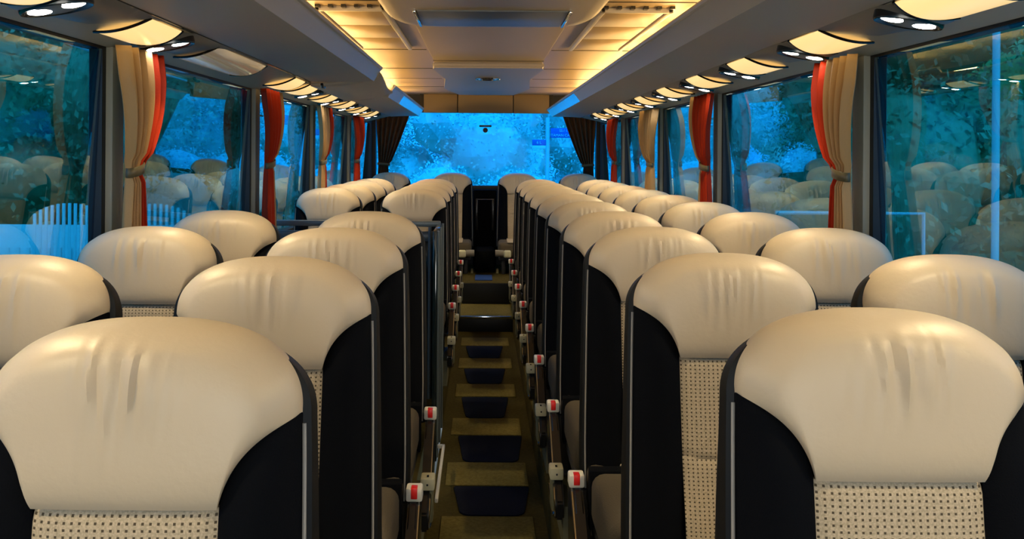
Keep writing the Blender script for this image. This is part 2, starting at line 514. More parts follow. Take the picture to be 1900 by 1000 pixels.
def curve(p0, p1, sag, n=10):
    return [(p0[0] + (p1[0] - p0[0]) * k / n, p0[1] + (p1[1] - p0[1]) * k / n - sag * sin(pi * k / n)) for k in range(n + 1)]
r_lip = curve((0.655, 0.446), (0.70, 0.388), -0.003, 4)
r_bel = curve((0.70, 0.388), (0.99, 0.380), -0.004)
rack(r_lip, r_bel, FRONT + 0.4, 9.25, 'long taupe luggage rack above the right hand windows', clear=6.6)
l_lip = curve((-0.548, 0.448), (-0.585, 0.390), -0.003, 4)
l_bel = curve((-0.585, 0.390), (-0.925, 0.386), 0.004)
rack(l_lip, l_bel, FRONT + 0.4, 4.92, 'deep taupe luggage rack above the left windows, nearer the viewer')
l_lip2 = curve((-0.60, 0.448), (-0.64, 0.384), -0.003, 4)
l_bel2 = curve((-0.64, 0.384), (-0.925, 0.378), -0.004)
rack(l_lip2, l_bel2, 6.2, 9.25, 'shallow taupe luggage rack above the rear left windows', clear=7.0)
# joining bulkhead between the two left racks
m = MB()
def bulk(u, v):
    y = 4.92 + 1.28 * v
    k = v * v * (3 - 2 * v)
    xi = -0.555 - 0.06 * k; zi = 0.445 - 0.012 * k - 0.02 * sin(pi * v)
    xo = -0.925; zo = 0.384 - 0.006 * k
    x = xi + (xo - xi) * u
    z = zi + (zo - zi) * (1 - (1 - u) ** 2.2)
    return (x, y, ZC + z - 0.002)
m.grid(12, 12, bulk)
o = m.build('rack_joining_cover', M['rack'])
so = o.modifiers.new('s', 'SOLIDIFY'); so.thickness = 0.02
tag(o, 'olive taupe curved cover joining the two left luggage racks', 'rack cover')
m = MB(); m.tube([(-0.84, 4.78, ZC + 0.362), (-0.84, 4.80, ZC + 0.350), (-0.84, 4.86, ZC + 0.352)], 0.008, 8)
tag(m.build('coat_hook', M['lens_black']), 'small black coat hook under the left rack joint', 'hook')

# ------------------------------------------------------------------ service panels with lamps
def service(side):
    s = 1 if side == 'right' else -1
    xi, zi = (1.0, 0.380) if s > 0 else (-0.935, 0.382)
    xo, zo = (WR - 0.002, 0.326) if s > 0 else (WL + 0.002, 0.326)
    m = MB()
    P = [(xi, ZC + zi), (xo, ZC + zo), (xo, ZC + zo + 0.02), (xi, ZC + zi + 0.02)]
    m.prism(P, 'y', FRONT + 0.4, 9.25)
    t = empty('service_panel', ((xi + xo) / 2, 0, 0)); t.location = (0, 0, 0)
    tag(t, f'taupe service panel running under the {side} luggage rack, above the windows', 'service panel')
    m.build('panel', M['service'], t, smooth=False)
    m = MB(); m.box(min(xi, xi - s * 0.012), max(xi, xi - s * 0.012), FRONT + 0.4, 9.25, ZC + zi + 0.001, ZC + zi + 0.02)
    m.build('dark_slit', M['lens_black'], t, smooth=False)
    return xi, zi, xo, zo

# prototype of a reading light: local +x points outwards, +y to the rear, z up; built for the right side
def lens_outline(a, rx, ry):
    return (rx * cos(a), ry * sin(a))
def make_pod(s):
    t = empty('reading_light')
    m = MB()
    # grey pod: wide rounded nose, long narrowing tail to the rear
    def pod(u, v):
        y = -0.10 + 0.50 * u
        wdt = 0.098 * (1 - abs(2 * max(0, (0.2 - u) / 0.4)) ** 2 * 0.5) * (1 - max(0, u - 0.25) / 0.75 * 0.22)
        a = (v - 0.5) * 2
        z = -0.022 * (max(0.0, 1 - abs(a) ** 3)) * (1 - max(0, u - 0.35) / 0.65) * min(1, u * 8)
        skew = 0.10 * max(0, u - 0.2) 
        return (s * (a * wdt - skew * 0.25), y - (0.06 if u == 0 else 0) * 0 + 0.10 * u * (-a) * 0.9, z - 0.001)
    m.grid(20, 12, pod)
    m.build('pod', M['pod'], t)
    m = MB()
    def bez(u, v):
        a = 2 * pi * u
        k = [(1.0, -0.020), (0.97, -0.026), (0.90, -0.024), (0.84, -0.017), (0.0, -0.015)][min(4, int(v * 4 + 0.5))]
        return (s * 0.088 * k[0] * cos(a), 0.056 * k[0] * sin(a), k[1] - 0.0 + 0.004 * cos(a))
    m.grid(36, 4, bez, close_u=True)
    # skirt down from panel
    m.grid(36, 1, lambda u, v: (s * 0.088 * cos(2 * pi * u), 0.056 * sin(2 * pi * u), -0.02 * (1 - v) + 0.004 * cos(2 * pi * u) * (1 - v)), close_u=True)
    m.build('bezel', M['lens_black'], t)
    for k in (-1, 1):
        m = MB()
        def lam(u, v):
            a = 2 * pi * u
            return (s * (k * 0.038 + 0.030 * v * cos(a)), 0.033 * v * sin(a), -0.021 - 0.005 * (1 - v * v))
        m.grid(20, 4, lam, close_u=True)
        m.build('lamp', M['lamp_white'], t)
    return t
def make_diffuser(s, L=0.27, mat_=None, name='amber_light'):
    t = empty(name)
    m = MB()
    def dif(u, v):
        a = (v - 0.5) * 2
        y = -L / 2 + L * u + 0.035 * (1 - a * a) * (1 - 2 * u) * -0.6
        return (s * 0.082 * a, y, -0.003 - 0.018 * (1 - a * a))
    m.grid(12, 12, dif)
    m.build('diffuser', mat_ or M['diffuser'], t)
    for k in (0, 1):
        m = MB()
        m.tube([(s * 0.084 * (v * 2 - 1), -L / 2 + L * k + (0.02 * (1 - (v * 2 - 1) ** 2)) * (1 if k == 0 else -1) * -1, -0.002 - 0.016 * (1 - (v * 2 - 1) ** 2)) for v in [q / 10 for q in range(11)]], 0.0045, 6)
        m.build('rim', M['lens_black'], t)
    return t
def place_lamps():
    for side in ('right', 'left'):
        s = 1 if side == 'right' else -1
        xi, zi, xo, zo = service(side)
        ang = math.atan2(zi - zo, abs(xo - xi))
        xm = 1.08 if s > 0 else -1.02
        zm = ZC + zi + (zo - zi) * (xm - xi) / (xo - xi)
        pod = make_pod(s); dif = make_diffuser(s)
        ys = [2.32 + 0.765 * k for k in range(9)] if s > 0 else [2.18, 2.95] + [5.36 + 0.76 * k for k in range(5)]
        nm = ['nearest', 'second', 'third', 'fourth', 'fifth', 'sixth', 'seventh', 'eighth', 'rearmost'] if s > 0 else ['nearest', 'second', 'third', 'fourth', 'fifth', 'sixth', 'rearmost']
        first = True
        for y, n in zip(ys, nm):
            for proto, dy, lab, cat, grp in ((pod, 0, 'black rimmed double reading light', 'reading light', f'reading lights above the {side} windows'),
                                             (dif, -0.225, 'glowing amber light cover', 'amber light', f'amber lights above the {side} windows')):
                o = proto if first else copy_tree(proto)
                o.location = (xm, y + dy, zm)
                o.rotation_euler = (0, s * ang, 0)
                tag(o, f'{lab} in the {side} service panel, {n} to the viewer' if n not in ('nearest', 'rearmost') else f'{lab} in the {side} service panel, the {n} one', cat, grp)
            first = False
            lo = light('reading_lamp_glow', 'SPOT', (xm - s * 0.037, y, zm - 0.024), 16, (1.0, 0.76, 0.40), (radians(4), s * radians(33), 0))
            lo.data.spot_size = radians(125); lo.data.spot_blend = 1.0; lo.data.shadow_soft_size = 0.02
        for k in range(1, 4):                # unseen units continue the row, added to warm the near seat tops
            y = (2.32 if s > 0 else 2.18) - 0.765 * k
            for proto, dy, lab, cat, grp in ((pod, 0, 'black rimmed double reading light', 'reading light', f'{side} added unseen reading lights beside the viewer'),
                                             (dif, -0.225, 'glowing amber light cover', 'amber light', f'{side} added unseen amber lights beside the viewer')):
                o = copy_tree(proto)
                o.location = (xm, y + dy, zm)
                tag(o, f'{lab} in the {side} service panel, added out of view beside the viewer', cat, grp)
            lo = light('reading_lamp_glow', 'SPOT', (xm - s * 0.037, y, zm - 0.024), 16, (1.0, 0.76, 0.40), (radians(4), s * radians(33), 0))  # added lamp of the unseen unit, warms the near seat tops
            lo.data.spot_size = radians(125); lo.data.spot_blend = 1.0; lo.data.shadow_soft_size = 0.02
        if s < 0:
            for y, L, lab in ((3.62, 0.72, 'long glossy cover with a faint painted glow in the left service panel'),):
                o = make_diffuser(s, L, M['diffuser_faint'], 'glossy_light_cover')
                o.location = (xm, y, zm); o.rotation_euler = (0, s * ang, 0)
                tag(o, lab, 'light cover')
            o = copy_tree(dif); o.location = (xm, 4.72, zm)
            tag(o, 'glowing amber light cover just past the long glossy cover', 'amber light', 'amber lights above the left windows')
place_lamps()

# ------------------------------------------------------------------ coach seats
TOPZ = ZC - 0.21
A_, B_, N_ = 0.194, 0.112, 2.4           # head outline
def Wout(z):                              # half width of the seat back at depth z below its top (z <= 0)
    if z > -B_:
        q = (z + B_) / B_
        return A_ * max(0.0, 1 - min(1, q) ** N_) ** (1 / N_)
    t = min(1, (-B_ - z) / 0.5)
    return A_ + 0.013 * t ** 0.8
def rho(x, z):
    if z > -B_:
        return ((abs(x) / A_) ** N_ + (max(0, z + B_) / B_) ** N_) ** (1 / N_)
    return abs(x) / Wout(z)
def bez2(p0, p1, p2, t):
    return tuple((1 - t) ** 2 * a + 2 * t * (1 - t) * b + t * t * c for a, b, c in zip(p0, p1, p2))
FX = 0.109
def inner_curve(t):                       # from the head corner down along the fabric panel (right half)
    if t < 0.35:
        return bez2((A_, -B_ + 0.002), (0.122, -0.135), (FX, -0.206), t / 0.35)
    k = (t - 0.35) / 0.65
    return (FX - 0.004 * k, -0.206 - (0.74 - 0.214) * k)
TH = 0.062
def depth(x, z, r=None):
    r = min(1, rho(x, z) if r is None else r)
    return TH * max(0.0, 1 - r ** 4.2) ** 0.5
def lean(x, y, z):                        # recline: the top leans to the rear
    k = radians(8)
    zz = z + 0.68
    return (x, y * cos(k) + zz * sin(k) - 0.68 * sin(k) , z)
def make_seat(seed, kind):
    """kind: 'inner' (aisle seat, hardware towards -x), 'outer'"""
    R = random.Random(seed)
    t = empty('coach_seat')
    wr = [(-0.062 + 0.0125 * q + R.uniform(-0.004, 0.004), R.uniform(0.0045, 0.0075), R.uniform(0.0035, 0.0100) * (1 - abs(q - 5) / 9), R.uniform(0.07, 0.15), R.uniform(-0.12, 0.12)) for q in range(11)]
    # headrest of leather
    m = MB()
    def head(u, v):
        a = u * 2 - 1
        sg = 1 if a >= 0 else -1
        aa = abs(a)
        th = aa * pi / 2
        tx = A_ * (sin(th) ** (2 / N_)) ; tz = -B_ + B_ * (max(0, cos(th)) ** (2 / N_))
        # bottom boundary
        if aa < 0.55:
            bx, bz = FX * aa / 0.55, -0.206
        else:
            bx, bz = inner_curve(0.35 * (1 - (aa - 0.55) / 0.45))
        top = (tx, tz); x = tx + (bx - tx) * v; z = tz + (bz - tz) * v
        x *= sg
        d = depth(x, z)
        # quilted seam at the lower edge
        dist = (1 - v) * max(0.001, sqrt((tx - bx) ** 2 + (tz - bz) ** 2))
        d += 0.016 * (1 - exp(-dist / 0.02)) * min(1, (1 - min(1, rho(x, z)) ** 3) * 2)
        d += 0.006
        for (cx, wd, am, ln, sl) in wr:
            zz = -z
            g = exp(-((x - cx - sl * zz) / wd) ** 2)
            q_ = max(0, 1 - abs(zz - 0.050) / ln); en = q_ * q_ * (3 - 2 * q_); q_ = min(1, max(0, zz) / 0.035); en *= q_ * q_ * (3 - 2 * q_)
            d += am * g * en * 0.8
        return lean(x, -d, z)
    def whole(u, v):                       # v < 0.2: the leather rolls back over the crown
        if v >= 0.2: return head(u, (v - 0.2) / 0.8)
        k = (0.2 - v) / 0.2
        x, y, z = head(u, 0.0)
        a = u * 2 - 1
        f_ = max(0.0, 1 - abs(a) ** 3)
        return (x * (1 - 0.10 * k * k * f_), y + 0.062 * sin(k * pi / 2) * f_, z - 0.045 * k ** 2.2 * f_ + 0.002 * sin(k * pi))
    m.grid(128, 46, whole)
    m.build('headrest', M['leather'], t, fixn=True)
    # fabric panel in the middle
    m = MB()
    def fab(u, v):
        x0, z = inner_curve(0.35 + 0.65 * v)
        x = x0 * (2 * u - 1)
        d = depth(x, z, rho(x, z)) + 0.003 - 0.006 * (abs(2 * u - 1) ** 6)
        sag = -0.40 - 0.012 * cos((2 * u - 1) * pi / 2)
        d -= 0.006 * exp(-((z - sag) / 0.006) ** 2)
        d -= 0.008 * exp(-((z + 0.206) / 0.008) ** 2)
        d += 0.016 * exp(-((z + 0.56) / 0.10) ** 2)
        return lean(x, -d, z)
    m.grid(20, 60, fab)
    m.build('centre_panel', M['weave'], t)
    # black side bolsters
    for sg, nm in ((-1, 'side_bolster'), (1, 'side_bolster')):
        m = MB()
        def bol(u, v):
            ix, iz = inner_curve(v)
            oz = -B_ - (0.74 - B_) * (v ** 1.15)
            ox = Wout(oz) + 0.001
            x = ix + (ox - ix) * u; z = iz + (oz - iz) * u
            d = depth(x, z) + 0.022 * sin(pi * min(1, u * 1.15) ) * min(1, v * 4) * 1.0
            if u == 0 or u == 1: d -= 0.002
            return lean(sg * x, -d, z)
        m.grid(14, 46, bol)
        m.build(nm, M['black_fabric'], t)
        # grey piping down the outer edge
        m = MB()
        pts = []
        for k in range(30):
            v = 0.02 + 0.97 * k / 29
            z = -B_ - (0.74 - B_) * v
            pts.append(lean(sg * (Wout(z) + 0.002), -0.006, z))
        m.tube(pts, 0.0026, 6)
        m.build('piping', M['piping'], t)
    # black back shell
    m = MB()
    ring = []
    K = 44
    for k in range(K + 1):
        th = pi * k / K
        x = -A_ * abs(cos(th)) ** (2 / N_) * (1 if cos(th) > 0 else -1)
        z = -B_ + B_ * sin(th) ** (2 / N_)
        ring.append((x, z))
    low = [(Wout(-B_ - (0.74 - B_) * q / 12), -B_ - (0.74 - B_) * q / 12) for q in range(1, 13)]
    ring = [(-x, z) for x, z in low[::-1]] + ring + low
    layers = [(-0.005, -0.001, 0.006), (0.0, 0.010, 0.008), (0.025, 0.014, 0.012), (0.050, 0.009, 0.024), (0.066, -0.010, 0.045), (0.074, -0.04, 0.07)]
    def shell(u, v):
        k = u * (len(ring) - 1); i = min(len(ring) - 2, int(k)); fr = k - i
        x = ring[i][0] * (1 - fr) + ring[i + 1][0] * fr; z = ring[i][1] * (1 - fr) + ring[i + 1][1] * fr
        j = min(len(layers) - 1, int(v * (len(layers) - 1) + 0.5))
        y, ex, dz = layers[j]
        kx = (A_ + ex) / A_
        y *= 0.85 + 0.65 * min(1, max(0, -z - 0.12) / 0.35)
        return lean(x * kx, y, z - dz * (1 if z > -B_ - 0.05 else max(0, 1 - (-B_ - 0.05 - z) / 0.1)))
    rows = m.grid(len(ring) - 1, len(layers) - 1, shell)
    try:
        m.bm.faces.new(rows[-1])
    except ValueError: pass
    m.build('back_shell', M['black_plastic'], t)
    # cushion: brown sides with a beige woven top, black belt strap
    m = MB(); m.box(-0.205, 0.205, -0.58, -0.06, -0.80, -0.655, 0.035, 4)
    cu = m.build('cushion', M['cushion_side'], t)
    m = MB(); m.box(-0.12, 0.12, -0.575, -0.09, -0.660, -0.648, 0.006)
    m.build('cushion_panel', M['weave'], cu)
    m = MB(); m.box(-0.210, 0.210, -0.22, -0.175, -0.81, -0.648, 0.004)
    m.build('belt_strap', M['black_fabric'], t)
    # base
    m = MB()
    m.box(-0.20, 0.20, -0.52, -0.08, -0.83, -0.80, 0.006)
    for sx in (-0.15, 0.15):
        m.box(sx - 0.02, sx + 0.02, -0.40, -0.18, -1.11, -0.83, 0.006)
    m.box(-0.19, 0.19, -0.44, -0.14, -1.11, -1.095, 0.004)
    m.build('base', M['base_metal'], t)
    if kind == 'inner':
        # side console on the aisle side: long sloping grey body, belt buckle, label plate
        m = MB()
        prof = [(-0.06, -0.70), (-0.02, -0.74), (-0.05, -0.90), (-0.16, -0.98), (-0.36, -1.02), (-0.44, -0.99), (-0.45, -0.93), (-0.36, -0.86), (-0.24, -0.76), (-0.16, -0.70), (-0.11, -0.685)]
        m.prism(prof, 'x', -0.252, -0.224)
        bmesh.ops.bevel(m.bm, geom=list(m.bm.edges), offset=0.006, segments=2, affect='EDGES')
        cs = m.build('side_console', M['console'], t)
        m = MB(); m.tube([(-0.253, y, z) for y, z in ((-0.16, -0.715), (-0.24, -0.775), (-0.34, -0.860), (-0.42, -0.93), (-0.425, -0.98), (-0.36, -1.005), (-0.18, -0.965))], 0.0045, 6)
        m.build('chrome_strip', M['chrome'], cs)
        m = MB(); m.box(-0.262, -0.218, -0.175, -0.125, -0.712, -0.676, 0.006)
        bk = m.build('belt_buckle', M['white_plastic'], cs)
        m = MB(); m.box(-0.249, -0.232, -0.178, -0.150, -0.703, -0.6735, 0.002)
        m.build('buckle_button', M['red_button'], bk)
        m = MB(); m.box(-0.268, -0.222, -0.40, -0.335, -0.875, -0.835, 0.006)
        lb = m.build('label_plate', M['label'], cs)
        m = MB(); m.box(-0.248, -0.242, -0.402, -0.398, -0.858, -0.852, 0.001)
        m.box(-0.249, -0.242, -0.385, -0.365, -0.8352, -0.8345)
        m.build('label_print', M['console'], lb)
        m = MB(); m.box(-0.262, -0.226, -0.38, -0.30, -0.99, -0.88, 0.010)
        m.build('lever', M['base_cover'], cs)
        m = MB()
        prof = [(-0.40, -1.11), (-0.14, -1.11), (-0.17, -0.97), (-0.26, -0.94), (-0.38, -0.97)]
        m.prism(prof, 'x', -0.222, -0.20)
        m.build('base_cover', M['base_cover'], t)
    return t

def mirror_mesh_tree(o):
    """give the seat and its parts mirrored mesh data of their own"""
    for ch in list(o.children):
        if ch.type == 'MESH':
            me = ch.data.copy()
            me.transform(Matrix.Scale(-1, 4, (1, 0, 0))); me.flip_normals()
            ch.data = me
        mirror_mesh_tree(ch)

protos = {}
for side in ('right', 'left'):
    for kind in ('inner', 'outer'):
        for v in range(3):
            p = make_seat(17 * v + (5 if kind == 'inner' else 0) + (91 if side == 'left' else 0) + 3, kind)
            if side == 'left': mirror_mesh_tree(p)
            protos[side, kind, v] = [p, False]
def seat(side, kind, v, loc, label, group):
    pr = protos[side, kind, v]
    o = copy_tree(pr[0]) if pr[1] else pr[0]
    pr[1] = True
    o.location = loc
    tag(o, label, 'coach seat', group)
    return o
ordn = ['first', 'second', 'third', 'fourth', 'fifth', 'sixth', 'seventh', 'eighth', 'ninth', 'tenth']
right_y = [1.27, 1.985] + [2.71 + 0.745 * k for k in range(8)]
left_y = [1.16, 1.86, 2.60, 3.35, 5.62, 6.36, 7.10, 7.84]
RND = random.Random(4)
for i, y in enumerate(right_y):
    for kind, x, w_ in (('inner', 0.490 + 0.05 * exp(-i / 2), 'beside the aisle'), ('outer', 1.012, 'beside the windows')):
        seat('right', kind, (i + (1 if kind == 'outer' else 0)) % 3, (x, y, TOPZ),
             f'beige coach seat right of the aisle, {w_}, {ordn[i]} row from the viewer', f'right hand seats {w_}')
for i, y in enumerate(left_y):
    for kind, x, w_ in (('inner', -0.415, 'beside the aisle'), ('outer', -0.940, 'beside the windows')):
        if i < 4: lab = f'beige coach seat left of the aisle, {w_}, {ordn[i]} row from the viewer'
        else: lab = f'beige coach seat {w_} on the left, {ordn[i - 4]} row behind the dark partition'
        seat('left', kind, (i + (2 if kind == 'outer' else 0)) % 3, (x, y, TOPZ), lab, f'left hand seats {w_}')
for side, kind, x, lab in (('left', 'outer', -0.935, 'last row coach seat at the far left under the rear window'),
                           ('left', 'inner', -0.305, 'last row coach seat just left of the dark middle gap'),
                           ('right', 'inner', 0.365, 'last row coach seat just right of the dark middle gap'),
                           ('right', 'outer', 0.985, 'last row coach seat at the far right under the rear window')):
    o = seat(side, kind, 0, (x, 9.32, ZC - 0.185), lab, 'last row seats under the rear window')
    if kind == 'inner':                    # these two have padded armrests instead of the side console
        for ch in list(o.children):
            if ch.name.startswith('side_console'):
                for c2 in list(ch.children):
                    for c3 in list(c2.children): bpy.data.objects.remove(c3)
                    bpy.data.objects.remove(c2)
                bpy.data.objects.remove(ch)
        q = 1 if side == 'left' else -1
        m = MB(); a, b = sorted((q * 0.085, q * 0.155)); m.box(a, b, -0.62, -0.10, -0.795, -0.725, 0.015, 3)
        ar = m.build('armrest', M['label'], o); ar['label'] = 'cream padded armrest'
        m = MB(); m.tube([(q * 0.155, -0.58, -0.755), (q * 0.235, -0.58, -0.755)], 0.032, 14)
        m.build('armrest_pivot', M['pod'], o)

# remove any unused prototype
for k, (p, used) in list(protos.items()):
    if not used:
        def kill(o):
            for c in list(o.children): kill(c)
            bpy.data.objects.remove(o)
        kill(p)

# dark middle panel of the last row with straps
t = empty('middle_seat_frame', (0.03, 9.45, 0.31))
tag(t, 'black backrest with chrome bar and two grey straps, middle of the last row', 'seat frame')
m = MB(); m.box(-0.12, 0.12, 0.0, 0.08, 0.0, 0.80, 0.02)
m.build('back_panel', M['black_fabric'], t)
m = MB(); m.tube([(-0.09, -0.02, 0.70), (0.09, -0.02, 0.70)], 0.006, 8)
m.build('bar', M['chrome'], t)
for sx in (-1, 1):
    m = MB(); m.box(sx * 0.085 - 0.014, sx * 0.085 + 0.014, -0.022, -0.012, 0.38, 0.71, 0.003)
    m.build('strap', M['console'], t)
m = MB(); m.box(-0.10, 0.10, -0.45, 0.0, 0.0, 0.22, 0.03)
m.build('bench_cushion', M['black_fabric'], t)

# small camera fixed on the rear window
t = empty('rear_camera', (0.03, REAR - 0.04, ZC + 0.30))
tag(t, 'small black camera with a flat bracket on the rear window', 'camera')
m = MB(); m.box(-0.065, 0.065, -0.02, 0.02, -0.008, 0.012, 0.004)
m.build('bracket', M['lens_black'], t)
m = MB(); m.tube([(0, 0.02, -0.042), (0, -0.02, -0.042)], 0.026, 20)
c_ = m.build('camera_body', M['gasket'], t)
m = MB(); m.tube([(0, -0.019, -0.042), (0, -0.023, -0.042)], 0.010, 16)
m.build('camera_lens', M['gasket'], c_)

# ------------------------------------------------------------------ partition by the middle stairwell
t = empty('stair_partition', (-0.68, 4.97, 0.15))
tag(t, 'dark glossy partition with a grey top rail behind the fourth left row', 'partition')
PZ = ZC - 0.362 - 0.15
m = MB(); m.box(-0.455, 0.452, -0.014, 0.014, 0.0, PZ - 0.07, 0.003)
m.build('panel', M['partition'], t)
m = MB(); m.box(-0.458, 0.456, -0.022, 0.022, PZ - 0.030, PZ, 0.006)
m.box(-0.458, 0.456, -0.020, 0.020, PZ - 0.115, PZ - 0.055, 0.02, 3)
m.build('top_rail', M['partition_rail'], t)
for x in (0.400, 0.445):
    m = MB(); m.tube([(x, -0.022, 0.0), (x, -0.022, PZ - 0.03)], 0.009, 10)
    m.build('upright', M['partition_rail'], t)
t = empty('stair_guard', (-0.225, 4.42, 0.0))
tag(t, 'dark green glossy guard panel along the aisle beside the stairwell', 'guard panel')
m = MB(); m.box(-0.012, 0.012, 0.02, 0.52, -0.02, ZC - 0.372, 0.004)
m.build('panel', M['partition'], t)
for y in (0.03, 0.26, 0.51):
    m = MB(); m.tube([(0.014, y, 0.0), (0.014, y, ZC - 0.372)], 0.008, 10)
    m.build('upright', M['partition_rail'], t)
m = MB()
m.box(-0.178, -0.165, 3.60, 4.28, 0.10, 0.118, 0.003)
m.box(-0.20, -0.165, 4.265, 4.28, 0.10, 0.118, 0.003)
tag(m.build('white_edge_bracket', M['white_plastic']), 'thin white bracket along the left edge of the aisle floor', 'bracket')

# ------------------------------------------------------------------ curtains
def side_curtain(side, y0, y1, parts, label):
    """parts: list of (fraction0, fraction1, material, part name) along the wall from near to far"""
    s = 1 if side == 'right' else -1
    X = (WR if s > 0 else WL) - s * 0.065
    if s > 0: y0 += 0.10; y1 += 0.10
    zt, zb, zk = WZ1 - 0.005, 0.72, ZC - 0.055
    t = empty('curtain', (X, (y0 + y1) / 2, zt))
    tag(t, label, 'curtain', 'curtains along the side windows')
    yc = y0 + (y1 - y0) * 0.36; W = (y1 - y0)
    R = random.Random(hash((side, round(y0, 2))) % 1000)
    ph = [R.uniform(0, 6) for _ in range(4)]
    def width(z):
        if z > zk:
            k = (z - zk) / (zt - zk)
            return 0.30 + 0.70 * min(1, k * 1.30) ** 0.66
        k = (zk - z) / (zk - zb)
        return 0.30 + 0.20 * min(1, k * 3) ** 0.8
    for a, b, mt, nm in parts:
        m = MB()
        def cf(u, v):
            q = a + (b - a) * u
            z = zt + (zb - zt) * v
            wd = width(z)
            cen = yc + (0.14 * W) * (min(1, max(0, (z - zk) / (zt - zk))) ** 0.7)
            y = cen + (q - 0.5) * W * wd
            fold = sin(q * 2 * pi * 5.5 + ph[0] + 0.8 * sin(v * 3 + ph[1])) + 0.45 * sin(q * 2 * pi * 11 + ph[2] + v * 2)
            x = -s * (0.010 + 0.017 * fold * (0.65 + 0.35 * wd))
            bulge = 0.02 * sin(pi * min(1, max(0, (z - zk) / (zt - zk))))
            x -= s * bulge
            if abs(z - zk) < 0.03: x *= 0.7
            return (x, y - (y0 + y1) / 2, z - zt)
        m.grid(max(12, int(70 * (b - a))), 46, cf)
        o = m.build(nm, M[mt], t)
        so = o.modifiers.new('s', 'SOLIDIFY'); so.thickness = 0.003
    m = MB()
    def band(u, v):
        a = 2 * pi * u
        wd = 0.32 * W / 2
        return (-s * 0.012 + 0.024 * cos(a), yc - (y0 + y1) / 2 + (wd + 0.006) * sin(a), zk - zt + (v - 0.5) * 0.030 + 0.01 * sin(a))
    m.grid(28, 2, band, close_u=True)
    o = m.build('tieback', M['tieback'], t)
    so = o.modifiers.new('s', 'SOLIDIFY'); so.thickness = 0.003
B, Rr = 'curtain_beige', 'curtain_red'
for side in ('right', 'left'):
    side_curtain(side, 2.77, 3.08, [(0, 0.66, B, 'beige_half'), (0.66, 1, Rr, 'red_half')], f'beige and red tied curtain beside the near {side} window pillar')
    side_curtain(side, 4.58, 4.98, [(0, 0.80, Rr, 'red_half'), (0.80, 1, B, 'beige_half')], f'red tied curtain with a beige edge at the second {side} pillar')
    side_curtain(side, 6.10, 6.62, [(0, 0.62, B, 'beige_half'), (0.62, 1, Rr if side == 'left' else B, 'far_half')], f'golden beige tied curtain at the third {side} pillar')
    side_curtain(side, 7.82, 8.32, [(0, 1, Rr, 'cloth')], f'deep red tied curtain at the fourth {side} pillar')
def rear_curtain(s):
    xo = (WR - 0.05) if s > 0 else (WL + 0.05)
    zt, zk, zb = ZC + 0.43, ZC - 0.10, ZC - 0.42
    t = empty('rear_curtain', (xo, REAR - 0.045, zt))
    tag(t, f'dark brown striped curtain drawn back at the {"right" if s > 0 else "left"} of the rear window', 'curtain', 'curtains of the rear window')
    m = MB()
    def cf(u, v):
        z = zt + (zb - zt) * v
        if z > zk: k = (z - zk) / (zt - zk); wd = 0.12 + 0.24 * k ** 0.9
        else: k = (zk - z) / (zk - zb); wd = 0.10 + 0.04 * k
        x = -s * (wd * u + (0.03 * (1 - abs(z - zk) / 0.5)))
        return (x, -0.02 * sin(u * 2 * pi * 6 + 1.0), z - zt)
    m.grid(60, 30, cf)
    o = m.build('cloth', M['curtain_brown'], t)
    so = o.modifiers.new('s', 'SOLIDIFY'); so.thickness = 0.003
    m = MB(); m.tube([(-s * 0.02, -0.03, zk - zt), (-s * 0.15, -0.03, zk - zt - 0.01)], 0.014, 8)
    m.build('tieback', M['tieback'], t)
rear_curtain(1); rear_curtain(-1)


# ------------------------------------------------------------------ outside
GZ = -1.25
m = MB(); m.box(-60, 60, -40, 80, GZ - 0.1, GZ)
struct(m.build('ground', M['lawn'], smooth=False))
m = MB(); m.box(-9, 9, -30, 17, GZ, GZ + 0.01)
struct(m.build('road', M['tarmac'], smooth=False))

def foliage_mesh(name, blobs, n, size, material, seed):
    R = random.Random(seed)
    m = MB()
    for (cx, cy, cz, rx, ry, rz) in blobs:            # dense core of each clump
        bmesh.ops.create_icosphere(m.bm, subdivisions=2, radius=1.0,
            matrix=Matrix.Translation((cx, cy, cz)) @ Matrix.Diagonal((rx * 0.86, ry * 0.86, rz * 0.86, 1)))
    for v in m.bm.verts:
        v.co += Vector((R.uniform(-1, 1), R.uniform(-1, 1), R.uniform(-1, 1))) * size * 0.5
    tot = sum(b[3] * b[5] for b in blobs)
    for (cx, cy, cz, rx, ry, rz) in blobs:
        for _ in range(int(n * rx * rz / tot)):
            d = Vector((R.gauss(0, 1), R.gauss(0, 1), R.gauss(0, 1))).normalized()
            k = R.uniform(0.82, 1.10)
            p = Vector((cx + d.x * rx * k, cy + d.y * ry * k, cz + d.z * rz * k))
            a = Vector((R.gauss(0, 1), R.gauss(0, 1), R.gauss(0, 1))).normalized()
            b = a.cross(d + Vector((0.01, 0.02, 0.03))).normalized()
            s1 = size * R.uniform(0.6, 1.2); s2 = s1 * 0.5
            vs = [m.bm.verts.new(p + a * s1), m.bm.verts.new(p + b * s2), m.bm.verts.new(p - a * s1), m.bm.verts.new(p - b * s2)]
            m.bm.faces.new(vs)
    return m.mesh(name, material, smooth=False, merge=False, fixn=False)
